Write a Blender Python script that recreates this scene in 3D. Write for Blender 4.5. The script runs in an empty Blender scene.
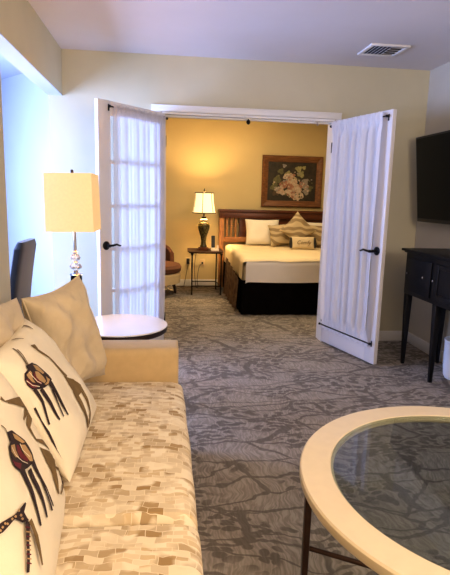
import bpy, bmesh, math, random
from math import sin, cos, pi, radians, sqrt, exp
from mathutils import Vector, Matrix, noise

C = bpy.context.scene.collection
V = Vector
random.seed(7)

# ---------------------------------------------------------------- dimensions
D = 4.64       # wall between living room and bedroom
XR = 2.38      # right wall
XL = -0.834    # plane of the left wall and header
ZC = 2.506     # ceiling
ZS = 2.145     # underside of the header
YB = 7.72      # bedroom back wall
OPL, OPR, OPZ = -0.01, 1.52, 2.045

# ---------------------------------------------------------------- materials
def mat(name, col, rough=0.6, metal=0.0, noise_amt=0.0, nscale=20, bump=0.0, bscale=200, spec=None,
        emit=None, estr=0.0, sheen=0.0, col2=None):
    m = bpy.data.materials.new(name); m.use_nodes = True
    nt = m.node_tree; b = nt.nodes['Principled BSDF']
    b.inputs['Base Color'].default_value = (*col, 1)
    b.inputs['Roughness'].default_value = rough
    b.inputs['Metallic'].default_value = metal
    if spec is not None: b.inputs['Specular IOR Level'].default_value = spec
    if sheen: b.inputs['Sheen Weight'].default_value = sheen
    if emit:
        b.inputs['Emission Color'].default_value = (*emit, 1); b.inputs['Emission Strength'].default_value = estr
    tc = nt.nodes.new('ShaderNodeTexCoord')
    if noise_amt or col2:
        n = nt.nodes.new('ShaderNodeTexNoise'); n.inputs['Scale'].default_value = nscale
        n.inputs['Detail'].default_value = 4
        nt.links.new(tc.outputs['Object'], n.inputs['Vector'])
        r = nt.nodes.new('ShaderNodeMix'); r.data_type = 'RGBA'
        c2 = col2 if col2 else tuple(max(0, c*(1-noise_amt)) for c in col)
        r.inputs['A'].default_value = (*c2, 1); r.inputs['B'].default_value = (*col, 1)
        rp = nt.nodes.new('ShaderNodeMapRange'); rp.inputs[1].default_value = .35; rp.inputs[2].default_value = .65
        nt.links.new(n.outputs['Fac'], rp.inputs[0]); nt.links.new(rp.outputs[0], r.inputs['Factor'])
        nt.links.new(r.outputs['Result'], b.inputs['Base Color'])
    if bump:
        n2 = nt.nodes.new('ShaderNodeTexNoise'); n2.inputs['Scale'].default_value = bscale
        nt.links.new(tc.outputs['Object'], n2.inputs['Vector'])
        bp = nt.nodes.new('ShaderNodeBump'); bp.inputs['Strength'].default_value = bump
        bp.inputs['Distance'].default_value = .01
        nt.links.new(n2.outputs['Fac'], bp.inputs['Height']); nt.links.new(bp.outputs[0], b.inputs['Normal'])
    return m

def wood(name, c1, c2, scale=8, rough=.35, axis=0, sp=.5):
    m = mat(name, c1, rough, spec=sp); nt = m.node_tree; b = nt.nodes['Principled BSDF']
    tc = nt.nodes.new('ShaderNodeTexCoord'); mp = nt.nodes.new('ShaderNodeMapping')
    s = [scale*4]*3; s[axis] = scale*.4
    mp.inputs['Scale'].default_value = s
    n = nt.nodes.new('ShaderNodeTexNoise'); n.inputs['Scale'].default_value = 1; n.inputs['Detail'].default_value = 5
    mx = nt.nodes.new('ShaderNodeMix'); mx.data_type = 'RGBA'
    mx.inputs['A'].default_value = (*c1, 1); mx.inputs['B'].default_value = (*c2, 1)
    rp = nt.nodes.new('ShaderNodeMapRange'); rp.inputs[1].default_value = .35; rp.inputs[2].default_value = .65
    nt.links.new(tc.outputs['Object'], mp.inputs[0]); nt.links.new(mp.outputs[0], n.inputs['Vector'])
    nt.links.new(n.outputs['Fac'], rp.inputs[0]); nt.links.new(rp.outputs[0], mx.inputs['Factor'])
    nt.links.new(mx.outputs['Result'], b.inputs['Base Color'])
    return m

def carpet_mat():
    m = mat('patterned_carpet', (.2, .19, .19), .95, spec=.1); nt = m.node_tree; N = nt.nodes; L = nt.links
    b = N['Principled BSDF']
    tc = N.new('ShaderNodeTexCoord')
    dn = N.new('ShaderNodeTexNoise'); dn.inputs['Scale'].default_value = 2.2; dn.inputs['Detail'].default_value = 4
    L.new(tc.outputs['Object'], dn.inputs['Vector'])
    dv = N.new('ShaderNodeVectorMath'); dv.operation = 'MULTIPLY_ADD'
    dv.inputs[1].default_value = (.34, .34, 0)
    L.new(dn.outputs['Color'], dv.inputs[0]); L.new(tc.outputs['Object'], dv.inputs[2])
    def twig(sx, sy, rot, w, off):
        mp = N.new('ShaderNodeMapping'); mp.inputs['Scale'].default_value = (sx, sy, 1)
        mp.inputs['Rotation'].default_value = (0, 0, rot); mp.inputs['Location'].default_value = (off, off*.7, 0)
        L.new(dv.outputs[0], mp.inputs[0])
        v = N.new('ShaderNodeTexVoronoi'); v.feature = 'DISTANCE_TO_EDGE'; v.inputs['Scale'].default_value = 1
        v.voronoi_dimensions = '2D'
        L.new(mp.outputs[0], v.inputs['Vector'])
        r = N.new('ShaderNodeMapRange'); r.inputs[1].default_value = w; r.inputs[2].default_value = w*1.6
        r.inputs[3].default_value = 1; r.inputs[4].default_value = 0
        L.new(v.outputs['Distance'], r.inputs[0]); return r.outputs[0]
    t1 = twig(1.0, 3.6, .22, .020, 1.3); t2 = twig(1.7, 5.2, -.50, .018, 4.1)
    # leaves: small stretched blobs
    mp = N.new('ShaderNodeMapping'); mp.inputs['Scale'].default_value = (15, 25, 1); mp.inputs['Rotation'].default_value = (0, 0, .3)
    L.new(dv.outputs[0], mp.inputs[0])
    ln = N.new('ShaderNodeTexVoronoi'); ln.voronoi_dimensions = '2D'; ln.inputs['Scale'].default_value = 1
    L.new(mp.outputs[0], ln.inputs['Vector'])
    lr = N.new('ShaderNodeMapRange'); lr.inputs[1].default_value = .34; lr.inputs[2].default_value = .44
    lr.inputs[3].default_value = 1; lr.inputs[4].default_value = 0
    L.new(ln.outputs['Distance'], lr.inputs[0])
    gn = N.new('ShaderNodeTexNoise'); gn.inputs['Scale'].default_value = 3.0; gn.inputs['Detail'].default_value = 1
    L.new(tc.outputs['Object'], gn.inputs['Vector'])
    gr = N.new('ShaderNodeMapRange'); gr.inputs[1].default_value = .45; gr.inputs[2].default_value = .52
    L.new(gn.outputs['Fac'], gr.inputs[0])
    lm = N.new('ShaderNodeMath'); lm.operation = 'MULTIPLY'
    L.new(lr.outputs[0], lm.inputs[0]); L.new(gr.outputs[0], lm.inputs[1])
    mx1 = N.new('ShaderNodeMath'); mx1.operation = 'MAXIMUM'; L.new(t1, mx1.inputs[0]); L.new(t2, mx1.inputs[1])
    mx2 = N.new('ShaderNodeMath'); mx2.operation = 'MAXIMUM'; L.new(mx1.outputs[0], mx2.inputs[0]); L.new(lm.outputs[0], mx2.inputs[1])
    # fine streaks
    mp3 = N.new('ShaderNodeMapping'); mp3.inputs['Scale'].default_value = (90, 14, 1); mp3.inputs['Rotation'].default_value = (0, 0, .35)
    L.new(dv.outputs[0], mp3.inputs[0])
    sn = N.new('ShaderNodeTexNoise'); sn.inputs['Scale'].default_value = 1; sn.inputs['Detail'].default_value = 2
    L.new(mp3.outputs[0], sn.inputs['Vector'])
    sr = N.new('ShaderNodeMapRange'); sr.inputs[1].default_value = .4; sr.inputs[2].default_value = .62
    L.new(sn.outputs['Fac'], sr.inputs[0])
    m1 = N.new('ShaderNodeMix'); m1.data_type = 'RGBA'
    m1.inputs['A'].default_value = (.28, .250, .218, 1); m1.inputs['B'].default_value = (.40, .362, .322, 1)
    L.new(sr.outputs[0], m1.inputs['Factor'])
    m2 = N.new('ShaderNodeMix'); m2.data_type = 'RGBA'; m2.inputs['B'].default_value = (.125, .110, .100, 1)
    mm = N.new('ShaderNodeMath'); mm.operation = 'MULTIPLY'; mm.inputs[1].default_value = .72
    L.new(mx2.outputs[0], mm.inputs[0])
    L.new(m1.outputs['Result'], m2.inputs['A']); L.new(mm.outputs[0], m2.inputs['Factor'])
    L.new(m2.outputs['Result'], b.inputs['Base Color'])
    pn = N.new('ShaderNodeTexNoise'); pn.inputs['Scale'].default_value = 260
    L.new(tc.outputs['Object'], pn.inputs['Vector'])
    bp = N.new('ShaderNodeBump'); bp.inputs['Strength'].default_value = .35; bp.inputs['Distance'].default_value = .004
    L.new(pn.outputs['Fac'], bp.inputs['Height']); L.new(bp.outputs[0], b.inputs['Normal'])
    return m

def mosaic_mat():
    m = mat('mosaic_seat_fabric', (.7, .6, .42), .8, spec=.2); nt = m.node_tree; N = nt.nodes; L = nt.links
    b = N['Principled BSDF']
    tc = N.new('ShaderNodeTexCoord')
    dn = N.new('ShaderNodeTexNoise'); dn.inputs['Scale'].default_value = 9; dn.inputs['Detail'].default_value = 2
    L.new(tc.outputs['Object'], dn.inputs['Vector'])
    dv = N.new('ShaderNodeVectorMath'); dv.operation = 'MULTIPLY_ADD'; dv.inputs[1].default_value = (.03, .075, .02)
    L.new(dn.outputs['Color'], dv.inputs[0]); L.new(tc.outputs['Object'], dv.inputs[2])
    mp = N.new('ShaderNodeMapping'); mp.inputs['Rotation'].default_value = (0, 0, .06)
    L.new(dv.outputs[0], mp.inputs[0])
    def brick(w, h, c1, c2, mort, msize, bias):
        k = N.new('ShaderNodeTexBrick'); k.inputs['Scale'].default_value = 1
        k.inputs['Brick Width'].default_value = w; k.inputs['Row Height'].default_value = h
        k.inputs['Mortar Size'].default_value = msize; k.inputs['Mortar Smooth'].default_value = .3
        k.inputs['Color1'].default_value = (*c1, 1); k.inputs['Color2'].default_value = (*c2, 1)
        k.inputs['Mortar'].default_value = (*mort, 1); k.inputs['Bias'].default_value = bias
        k.offset = .37; k.squash = 1
        L.new(mp.outputs[0], k.inputs['Vector']); return k
    k1 = brick(.046, .027, (.82, .73, .56), (.36, .235, .10), (.84, .75, .58), .0010, -.05)
    k2 = brick(.040, .0175, (.85, .77, .61), (.58, .43, .23), (.85, .77, .61), .0010, -.2)
    nn = N.new('ShaderNodeTexNoise'); nn.inputs['Scale'].default_value = 16; nn.inputs['Detail'].default_value = 1
    L.new(tc.outputs['Object'], nn.inputs['Vector'])
    nr = N.new('ShaderNodeMapRange'); nr.inputs[1].default_value = .42; nr.inputs[2].default_value = .56
    L.new(nn.outputs['Fac'], nr.inputs[0])
    mx = N.new('ShaderNodeMix'); mx.data_type = 'RGBA'
    L.new(nr.outputs[0], mx.inputs['Factor']); L.new(k2.outputs['Color'], mx.inputs['A']); L.new(k1.outputs['Color'], mx.inputs['B'])
    L.new(mx.outputs['Result'], b.inputs['Base Color'])
    bp = N.new('ShaderNodeBump'); bp.inputs['Strength'].default_value = .4; bp.inputs['Distance'].default_value = .004
    L.new(mx.outputs['Result'], bp.inputs['Height']); L.new(bp.outputs[0], b.inputs['Normal'])
    return m

def sheer_mat(name, col, alpha, trans):
    m = bpy.data.materials.new(name); m.use_nodes = True; nt = m.node_tree; N = nt.nodes; L = nt.links
    N.remove(N['Principled BSDF']); out = N['Material Output']
    d = N.new('ShaderNodeBsdfDiffuse'); d.inputs[0].default_value = (*col, 1)
    t = N.new('ShaderNodeBsdfTranslucent'); t.inputs[0].default_value = (*col, 1)
    a = N.new('ShaderNodeMixShader'); a.inputs[0].default_value = trans
    L.new(d.outputs[0], a.inputs[1]); L.new(t.outputs[0], a.inputs[2])
    tr = N.new('ShaderNodeBsdfTransparent')
    tc = N.new('ShaderNodeTexCoord'); n = N.new('ShaderNodeTexNoise'); n.inputs['Scale'].default_value = 25
    mp = N.new('ShaderNodeMapping'); mp.inputs['Scale'].default_value = (1, 1, .06)
    L.new(tc.outputs['Object'], mp.inputs[0]); L.new(mp.outputs[0], n.inputs['Vector'])
    r = N.new('ShaderNodeMapRange'); r.inputs[1].default_value = .35; r.inputs[2].default_value = .65
    r.inputs[3].default_value = alpha-.05; r.inputs[4].default_value = min(1, alpha+.05)
    L.new(n.outputs['Fac'], r.inputs[0])
    mx = N.new('ShaderNodeMixShader'); L.new(r.outputs[0], mx.inputs[0])
    L.new(tr.outputs[0], mx.inputs[1]); L.new(a.outputs[0], mx.inputs[2])
    L.new(mx.outputs[0], out.inputs[0])
    return m

def glass_mat(name, tint, refl=1.0):
    m = bpy.data.materials.new(name); m.use_nodes = True; nt = m.node_tree; N = nt.nodes; L = nt.links
    N.remove(N['Principled BSDF']); out = N['Material Output']
    tr = N.new('ShaderNodeBsdfTransparent'); tr.inputs[0].default_value = (*tint, 1)
    g = N.new('ShaderNodeBsdfGlossy'); g.inputs['Roughness'].default_value = .02
    f = N.new('ShaderNodeLayerWeight'); f.inputs[0].default_value = .5
    pw_ = N.new('ShaderNodeMath'); pw_.operation = 'POWER'; pw_.inputs[1].default_value = 4
    L.new(f.outputs['Facing'], pw_.inputs[0])
    mt = N.new('ShaderNodeMath'); mt.operation = 'MULTIPLY_ADD'; mt.inputs[1].default_value = .8*refl; mt.inputs[2].default_value = .03*refl
    L.new(pw_.outputs[0], mt.inputs[0])
    mx = N.new('ShaderNodeMixShader'); L.new(mt.outputs[0], mx.inputs[0])
    L.new(tr.outputs[0], mx.inputs[1]); L.new(g.outputs[0], mx.inputs[2]); L.new(mx.outputs[0], out.inputs[0])
    return m

def tube_pattern_mat():   # scrolled damask for bed cushions
    m = mat('damask_cushion', (.5, .4, .25), .7); nt = m.node_tree; N = nt.nodes; L = nt.links; b = N['Principled BSDF']
    tc = N.new('ShaderNodeTexCoord'); w = N.new('ShaderNodeTexWave'); w.wave_type = 'RINGS'
    w.inputs['Scale'].default_value = 4; w.inputs['Distortion'].default_value = 9; w.inputs['Detail'].default_value = 1
    L.new(tc.outputs['Object'], w.inputs['Vector'])
    r = N.new('ShaderNodeMapRange'); r.inputs[1].default_value = .45; r.inputs[2].default_value = .6
    mx = N.new('ShaderNodeMix'); mx.data_type = 'RGBA'
    mx.inputs['A'].default_value = (.30, .22, .12, 1); mx.inputs['B'].default_value = (.56, .45, .28, 1)
    L.new(w.outputs['Fac'], r.inputs[0]); L.new(r.outputs[0], mx.inputs['Factor']); L.new(mx.outputs['Result'], b.inputs['Base Color'])
    return m

M = dict(
    wall=mat('warm_beige_wall_paint', (.62, .575, .42), .85, noise_amt=.04, nscale=3, bump=.05, bscale=120, spec=.2),
    alcove=mat('white_alcove_paint', (.52, .54, .58), .85, noise_amt=.02, nscale=3, spec=.2),
    rwall=mat('right_wall_paint', (.62, .57, .47), .85, noise_amt=.04, nscale=3, bump=.05, bscale=120, spec=.2),
    bedwall=mat('golden_bedroom_paint', (.66, .545, .30), .8, noise_amt=.05, nscale=2, spec=.2),
    ceil=mat('ceiling_paint', (.74, .70, .70), .9, noise_amt=.03, nscale=2, bump=.08, bscale=90, spec=.1),
    trim=mat('white_trim_paint', (.80, .79, .77), .45, noise_amt=.02, nscale=5),
    door=mat('white_door_paint', (.74, .72, .73), .4, noise_amt=.02, nscale=5),
    carpet=carpet_mat(), mosaic=mosaic_mat(),
    arm=mat('tan_sofa_upholstery', (.58, .43, .23), .8, noise_amt=.06, nscale=30, bump=.15, bscale=500, sheen=.1),
    tan=mat('tan_pillow_fabric', (.60, .50, .35), .85, noise_amt=.10, nscale=9, bump=.5, bscale=22, sheen=.15),
    cream=mat('cream_pillow_fabric', (.82, .75, .60), .85, noise_amt=.04, nscale=12, bump=.15, bscale=400),
    pr_dark=mat('print_black_brown', (.035, .018, .02), .8, noise_amt=.2),
    pr_red=mat('print_maroon', (.16, .02, .03), .8, noise_amt=.2),
    pr_brown=mat('print_olive_brown', (.20, .13, .05), .8, noise_amt=.2),
    pr_tan=mat('print_tan', (.50, .33, .16), .8, noise_amt=.2),
    black=mat('black_painted_wood', (.006, .0055, .007), .4, spec=.25, noise_amt=.2, nscale=12),
    blackm=mat('black_metal', (.012, .011, .011), .4, metal=.6, noise_amt=.1),
    foot=mat('dark_leg_stain', (.03, .015, .01), .4, noise_amt=.2),
    steel=mat('brushed_nickel', (.62, .58, .54), .28, metal=1, noise_amt=.05),
    chrome=mat('polished_chrome', (.85, .85, .87), .08, metal=1, noise_amt=.02),
    knob=mat('pewter_knob', (.65, .62, .6), .25, metal=1, noise_amt=.05),
    tvs=mat('tv_glass', (.002, .002, .002), .3, spec=.15, noise_amt=.1),
    tvf=mat('tv_bezel', (.008, .008, .009), .4, noise_amt=.1),
    shade=mat('linen_shade_lit', (.80, .62, .34), .8, noise_amt=.05, nscale=60, emit=(1, .60, .20), estr=.40),
    shade2=mat('bell_shade_lit', (.7, .6, .42), .8, noise_amt=.04, nscale=30, emit=(1, .74, .36), estr=1.2),
    shadetrim=mat('shade_trim', (.12, .07, .03), .6, noise_amt=.1),
    tabletop=mat('ivory_stone_rim', (.80, .70, .53), .35, noise_amt=.04, nscale=20),
    whitetop=mat('glossy_white_top', (.84, .82, .80), .12, noise_amt=.02, nscale=8),
    bronze=mat('bronze_leg', (.07, .035, .025), .35, metal=.5, noise_amt=.2),
    darkwood=wood('dark_cherry', (.085, .022, .010), (.14, .042, .018), 6, .35),
    tabledark=wood('espresso_top', (.035, .014, .008), (.06, .025, .012), 6, .5, sp=.2),
    rail=wood('honey_maple', (.40, .17, .05), (.50, .24, .08), 6, .4),
    frame=wood('antique_oak_frame', (.14, .055, .02), (.24, .105, .04), 14, .4),
    gold=mat('gilt_liner', (.35, .2, .06), .4, metal=.4, noise_amt=.2),
    duvet=mat('white_duvet', (.80, .76, .72), .85, noise_amt=.03, nscale=5, bump=.1, bscale=40),
    sheet=mat('cream_blanket', (.86, .72, .46), .85, noise_amt=.03, nscale=5),
    skirt=mat('black_bed_skirt', (.004, .003, .003), .95, spec=.05, noise_amt=.3),
    throw=mat('brown_side_cloth', (.17, .10, .05), .8, nscale=22, col2=(.07, .035, .02)),
    wpillow=mat('white_pillowcase', (.86, .80, .68), .85, noise_amt=.03, nscale=6),
    damask=tube_pattern_mat(),
    linen=mat('natural_linen', (.72, .60, .40), .85, noise_amt=.05, nscale=20),
    armsh=mat('cream_chair_shell', (.62, .50, .30), .8, noise_amt=.06, nscale=20),
    russet=mat('russet_chair_seat', (.13, .050, .022), .75, noise_amt=.15, nscale=15),
    slate=mat('slate_blue_upholstery', (.014, .019, .032), .8, noise_amt=.15, nscale=30, sheen=.2),
    urn=mat('urn_olive_glaze', (.12, .10, .03), .25, nscale=45, col2=(.02, .014, .006)),
    phonew=mat('white_phone_plastic', (.75, .72, .68), .4, noise_amt=.03),
    phoneb=mat('black_phone_plastic', (.02, .02, .02), .35, noise_amt=.1),
    canvas=mat('painting_dark_ground', (.020, .016, .010), .6, nscale=14, col2=(.045, .032, .018)),
    outlet=mat('almond_outlet', (.70, .55, .32), .5, noise_amt=.03),
    binw=mat('white_bin_plastic', (.82, .84, .88), .4, noise_amt=.02),
    duct=mat('duct_dark', (.05, .05, .07), .7, noise_amt=.1),
    ventm=mat('white_vent_enamel', (.78, .76, .76), .5, noise_amt=.02),
    glass=glass_mat('door_glass', (.96, .97, .98)),
    tglass=glass_mat('table_glass', (.80, .84, .83), 1.0),
    sheerL=sheer_mat('sheer_curtain_thin', (.84, .83, .88), .80, .55),
    sheerR=sheer_mat('sheer_curtain_gathered', (.88, .87, .90), .93, .3),
)
mcry = mat('crystal', (.95, .96, .98), .03); mcry.node_tree.nodes['Principled BSDF'].inputs['Transmission Weight'].default_value = .75
M['crystal'] = mcry

# ---------------------------------------------------------------- mesh builder
WL = {}   # world origin of things
class MB:
    def __init__(s): s.bm = bmesh.new()
    def _mi(s, geom, mi):
        if mi:
            for f in geom: f.material_index = mi
    def box(s, c, size, rot=None, bev=0, seg=2, mi=0, taper=None):
        r = bmesh.ops.create_cube(s.bm, size=1); vs = r['verts']
        for v in vs:
            v.co = V((v.co.x*size[0], v.co.y*size[1], v.co.z*size[2]))
            if taper and v.co.z < 0: v.co.x *= taper; v.co.y *= taper
        fs = set(f for v in vs for f in v.link_faces); s._mi(fs, mi)
        if bev:
            es = list(set(e for v in vs for e in v.link_edges))
            r2 = bmesh.ops.bevel(s.bm, geom=es, offset=bev, segments=seg, profile=.5, affect='EDGES')
            vs = list(set(v for f in r2['faces'] for v in f.verts) | set(v for v in vs if v.is_valid))
            s._mi(r2['faces'], mi)
        mtx = Matrix.Translation(V(c)) @ (rot.to_4x4() if rot else Matrix())
        bmesh.ops.transform(s.bm, matrix=mtx, verts=vs)
        return s
    def bx(s, x0, x1, y0, y1, z0, z1, **k):
        return s.box(((x0+x1)/2, (y0+y1)/2, (z0+z1)/2), (abs(x1-x0), abs(y1-y0), abs(z1-z0)), **k)
    def ring(s, pts): return [s.bm.verts.new(p) for p in pts]
    def bridge(s, a, b, mi=0, closed=True):
        n = len(a)
        for i in range(n if closed else n-1):
            j = (i+1) % n
            f = s.bm.faces.new((a[i], a[j], b[j], b[i])); f.material_index = mi
    def cap(s, a, mi=0, flip=False):
        f = s.bm.faces.new(a[::-1] if flip else a); f.material_index = mi
    def tube(s, pts, rad, n=12, mi=0, caps=True, squash=None):
        pts = [V(p) for p in pts]
        if not isinstance(rad, (list, tuple)): rad = [rad]*len(pts)
        prev = None; rings = []; up = None
        for i, p in enumerate(pts):
            t = (pts[min(i+1, len(pts)-1)]-pts[max(i-1, 0)]).normalized()
            if up is None:
                up = V((0, 0, 1)) if abs(t.z) < .9 else V((1, 0, 0))
            a = t.cross(up).normalized(); b = a.cross(t).normalized(); up = b
            rings.append(s.ring([p+a*(rad[i]*cos(2*pi*k/n))+b*(rad[i]*sin(2*pi*k/n)) for k in range(n)]))
        for a, b in zip(rings, rings[1:]): s.bridge(a, b, mi)
        if caps: s.cap(rings[0], mi, True); s.cap(rings[-1], mi)
        return s
    def lathe(s, prof, c=(0, 0, 0), n=28, mi=0, sx=1, sy=1, closed=False):
        rings = [s.ring([(c[0]+r*sx*cos(2*pi*k/n), c[1]+r*sy*sin(2*pi*k/n), c[2]+z) for k in range(n)]) for r, z in prof]
        for a, b in zip(rings, rings[1:]): s.bridge(a, b, mi)
        if closed: s.bridge(rings[-1], rings[0], mi)
        else:
            s.cap(rings[0], mi, True); s.cap(rings[-1], mi)
        return s
    def loft(s, rings, mi=0, caps=True):
        R = [s.ring(r) for r in rings]
        for a, b in zip(R, R[1:]): s.bridge(a, b, mi)
        if caps: s.cap(R[0], mi, True); s.cap(R[-1], mi)
        return s
    def prism(s, poly, z0, z1, mi=0):   # poly in xy
        a = s.ring([(x, y, z0) for x, y in poly]); b = s.ring([(x, y, z1) for x, y in poly])
        s.bridge(a, b, mi); s.cap(a, mi, True); s.cap(b, mi); return s
    def grid(s, fn, nu, nv, mi=0, wrap=False):
        g = [[s.bm.verts.new(fn(i/nu, j/nv)) for j in range(nv+1)] for i in range(nu+1)]
        for i in range(nu):
            for j in range(nv):
                f = s.bm.faces.new((g[i][j], g[i+1][j], g[i+1][j+1], g[i][j+1])); f.material_index = mi
        return s
    def end(s, name, m, parent=None, smooth=True, local=False, rec=True, flat=False, mods=None, tidy=True):
        bm = s.bm
        if rec: bmesh.ops.recalc_face_normals(bm, faces=bm.faces)
        me = bpy.data.meshes.new(name)
        o = bpy.data.objects.new(name, me)
        if parent is not None:
            if not local:
                w = WL[parent.name]
                bmesh.ops.translate(bm, verts=bm.verts, vec=-w)
                WL[o.name] = w.copy()
            else: WL[o.name] = V((0, 0, 0))
            o.parent = parent
        elif tidy:
            xs = [v.co for v in bm.verts]
            c = V(((min(v.x for v in xs)+max(v.x for v in xs))/2, (min(v.y for v in xs)+max(v.y for v in xs))/2, min(v.z for v in xs)))
            bmesh.ops.translate(bm, verts=bm.verts, vec=-c); o.location = c; WL[o.name] = c
        if smooth and not flat:
            for f in bm.faces: f.smooth = True
        bm.to_mesh(me); bm.free()
        if smooth and not flat:
            try: me.set_sharp_from_angle(angle=radians(38))
            except Exception: pass
        for q in (m if isinstance(m, list) else [m]): me.materials.append(q)
        C.objects.link(o)
        return o

def tag(o, label=None, cat=None, group=None, kind=None):
    if label: o['label'] = label
    if cat: o['category'] = cat
    if group: o['group'] = group
    if kind: o['kind'] = kind
    return o
def thing(name, loc, label, cat, group=None, kind=None, rz=0):
    o = bpy.data.objects.new(name, None); C.objects.link(o); o.location = loc; o.rotation_euler = (0, 0, rz)
    o.empty_display_size = .1
    WL[o.name] = V(loc)
    return tag(o, label, cat, group, kind)
def struct(name, mb, m, label, cat, **k):
    return tag(mb.end(name, m, **k), label, cat, kind='structure')

# ---------------------------------------------------------------- the rooms
YN = -1.7
mb = MB(); mb.bx(-3.0, 3.4, YN-.1, YB+.1, -.06, 0)
struct('floor', mb, M['carpet'], 'grey carpet with a dark twig and leaf pattern across both rooms', 'floor', flat=True, tidy=False)
mb = MB(); mb.bx(XL-.12, XR+.1, YN-.1, D+.0, ZC, ZC+.08)
struct('ceiling', mb, M['ceil'], 'pale ceiling over the living room', 'ceiling', flat=True, tidy=False)
mb = MB(); mb.bx(-.87, 3.4, D+.12, YB+.1, ZC, ZC+.08)
struct('ceiling_bedroom', mb, M['ceil'], 'ceiling over the bedroom beyond the french doors', 'ceiling', flat=True, tidy=False)
# wall with the wide opening
mb = MB()
mb.bx(-.95, OPL, D, D+.12, 0, ZC); mb.bx(OPR, XR, D, D+.12, 0, ZC); mb.bx(OPL, OPR, D, D+.12, OPZ, ZC)
struct('wall_back', mb, M['wall'], 'beige wall around the french door opening', 'wall', flat=True, tidy=False)
mb = MB(); mb.bx(XR, XR+.1, YN, D+.12, 0, ZC)
struct('wall_right', mb, M['rwall'], 'beige wall behind the television and black console', 'wall', flat=True, tidy=False)
mb = MB(); mb.bx(XL-.12, XL, YN, 2.93, 0, ZC)
mb.bx(XL-.12, XL, 2.93, D, ZS, ZC)
struct('wall_left', mb, M['wall'], 'beige left wall behind the sofa with its header over the bright alcove', 'wall', flat=True, tidy=False)
mb = MB(); mb.bx(XL-.12, XR+.1, YN-.1, YN, 0, ZC)
struct('wall_front', mb, M['wall'], 'beige wall at the near end of the living room', 'wall', flat=True, tidy=False)
# alcove
mb = MB()
pl = [(-.955, D+.12), (-.955, 5.14), (-1.95, 6.29), (-2.8, 6.29), (-2.8, 6.40), (-1.90, 6.40), (-.87, 5.22), (-.87, D+.12)]
mb.prism(pl, 0, ZC)
mb.bx(-3.0, XL-.12, 1.4, 1.5, 0, ZC)
WY0, WY1 = 2.75, 4.75
mb.bx(-2.8, -2.7, 1.5, WY0, 0, ZC); mb.bx(-2.8, -2.7, WY1, 6.29, 0, ZC)
mb.bx(-2.8, -2.7, WY0, WY1, 0, .55); mb.bx(-2.8, -2.7, WY0, WY1, 2.05, ZC)
struct('wall_alcove', mb, M['alcove'], 'white angled walls of the daylit alcove on the left', 'wall', flat=True, tidy=False)
mb = MB(); mb.bx(-3.0, XL-.12, 1.4, 6.4, ZC, ZC+.06)
struct('ceiling_alcove', mb, M['alcove'], 'bright white ceiling of the alcove on the left', 'ceiling', flat=True, tidy=False)
mb = MB(); mb.bx(XL-.122, XL, 2.93, D, ZS-.006, ZS)
struct('trim_3', mb, M['alcove'], 'white underside of the header over the alcove', 'trim', flat=True, tidy=False)
# alcove window
w = thing('window_1', (-2.75, 3.55, .55), 'tall white framed window lighting the alcove', 'window', kind='structure')
mb = MB()
mb.bx(-2.8, -2.7, WY0, WY0+.06, .55, 2.05).bx(-2.8, -2.7, WY1-.06, WY1, .55, 2.05).bx(-2.8, -2.7, WY0+.06, WY1-.06, .55, .61).bx(-2.8, -2.7, WY0+.06, WY1-.06, 1.99, 2.05).bx(-2.77, -2.73, 3.73, 3.77, .61, 1.99)
mb.end('window_frame', M['trim'], w, flat=True)
mb = MB(); mb.bx(-2.755, -2.745, WY0+.06, WY1-.06, .61, 1.99); mb.end('pane', M['glass'], w, flat=True)
# bedroom shell
mb = MB(); mb.bx(-.87, 3.4, YB, YB+.1, 0, ZC)
struct('wall_bedroom_back', mb, M['bedwall'], 'golden yellow bedroom wall behind the bed', 'wall', flat=True, tidy=False)
mb = MB(); mb.bx(-.87, -.80, D+.12, YB, 0, ZC); mb.bx(3.3, 3.4, D+.12, YB, 0, ZC)
mb.bx(-.80, OPL, D+.121, D+.14, 0, ZC); mb.bx(OPR, 3.3, D+.121, D+.14, 0, ZC); mb.bx(OPL, OPR, D+.121, D+.14, OPZ, ZC)
struct('wall_bedroom_side', mb, M['bedwall'], 'golden side walls of the bedroom', 'wall', flat=True, tidy=False)
# baseboards
def board(name, x0, x1, y0, y1, lab, h=.1):
    mb = MB(); mb.bx(x0, x1, y0, y1, 0, h, bev=.004, seg=2)
    struct(name, mb, M['trim'], lab, 'baseboard', tidy=False)
board('baseboard_right', XR-.015, XR, YN, D-.016, 'white baseboard along the right wall under the console')
board('baseboard_back', OPR+.06, XR-.016, D-.015, D, 'short white baseboard behind the right french door')
board('baseboard_bedroom', -.80, 3.3, YB-.015, YB, 'baseboard along the yellow bedroom wall')
board('baseboard_left', XL, XL+.015, YN, 2.93, 'white baseboard behind the sofa')
# door casing
mb = MB()
mb.bx(OPL-.09, OPR+.06, D-.022, D, OPZ+.003, OPZ+.052, bev=.004)
mb.bx(OPL-.09, OPR+.06, D-.027, D, OPZ+.048, OPZ+.058, bev=.002)
mb.bx(OPL-.09, OPL-.01, D-.022, D, 0, OPZ+.005, bev=.004); mb.bx(OPR+.01, OPR+.06, D-.022, D, 0, OPZ+.005, bev=.004)
struct('trim_1', mb, M['trim'], 'white casing framing the double door opening', 'trim', tidy=False)
mb = MB()
mb.bx(OPL, OPR, D-.018, D+.14, OPZ-.018, OPZ); mb.bx(OPL, OPR, D+.045, D+.085, OPZ-.032, OPZ-.018)
mb.bx(OPL, OPL+.012, D-.018, D+.14, 0, OPZ-.018); mb.bx(OPR-.012, OPR, D-.018, D+.14, 0, OPZ-.018)
struct('trim_2', mb, M['trim'], 'white jamb lining inside the double door opening', 'trim', flat=True, tidy=False)
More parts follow.
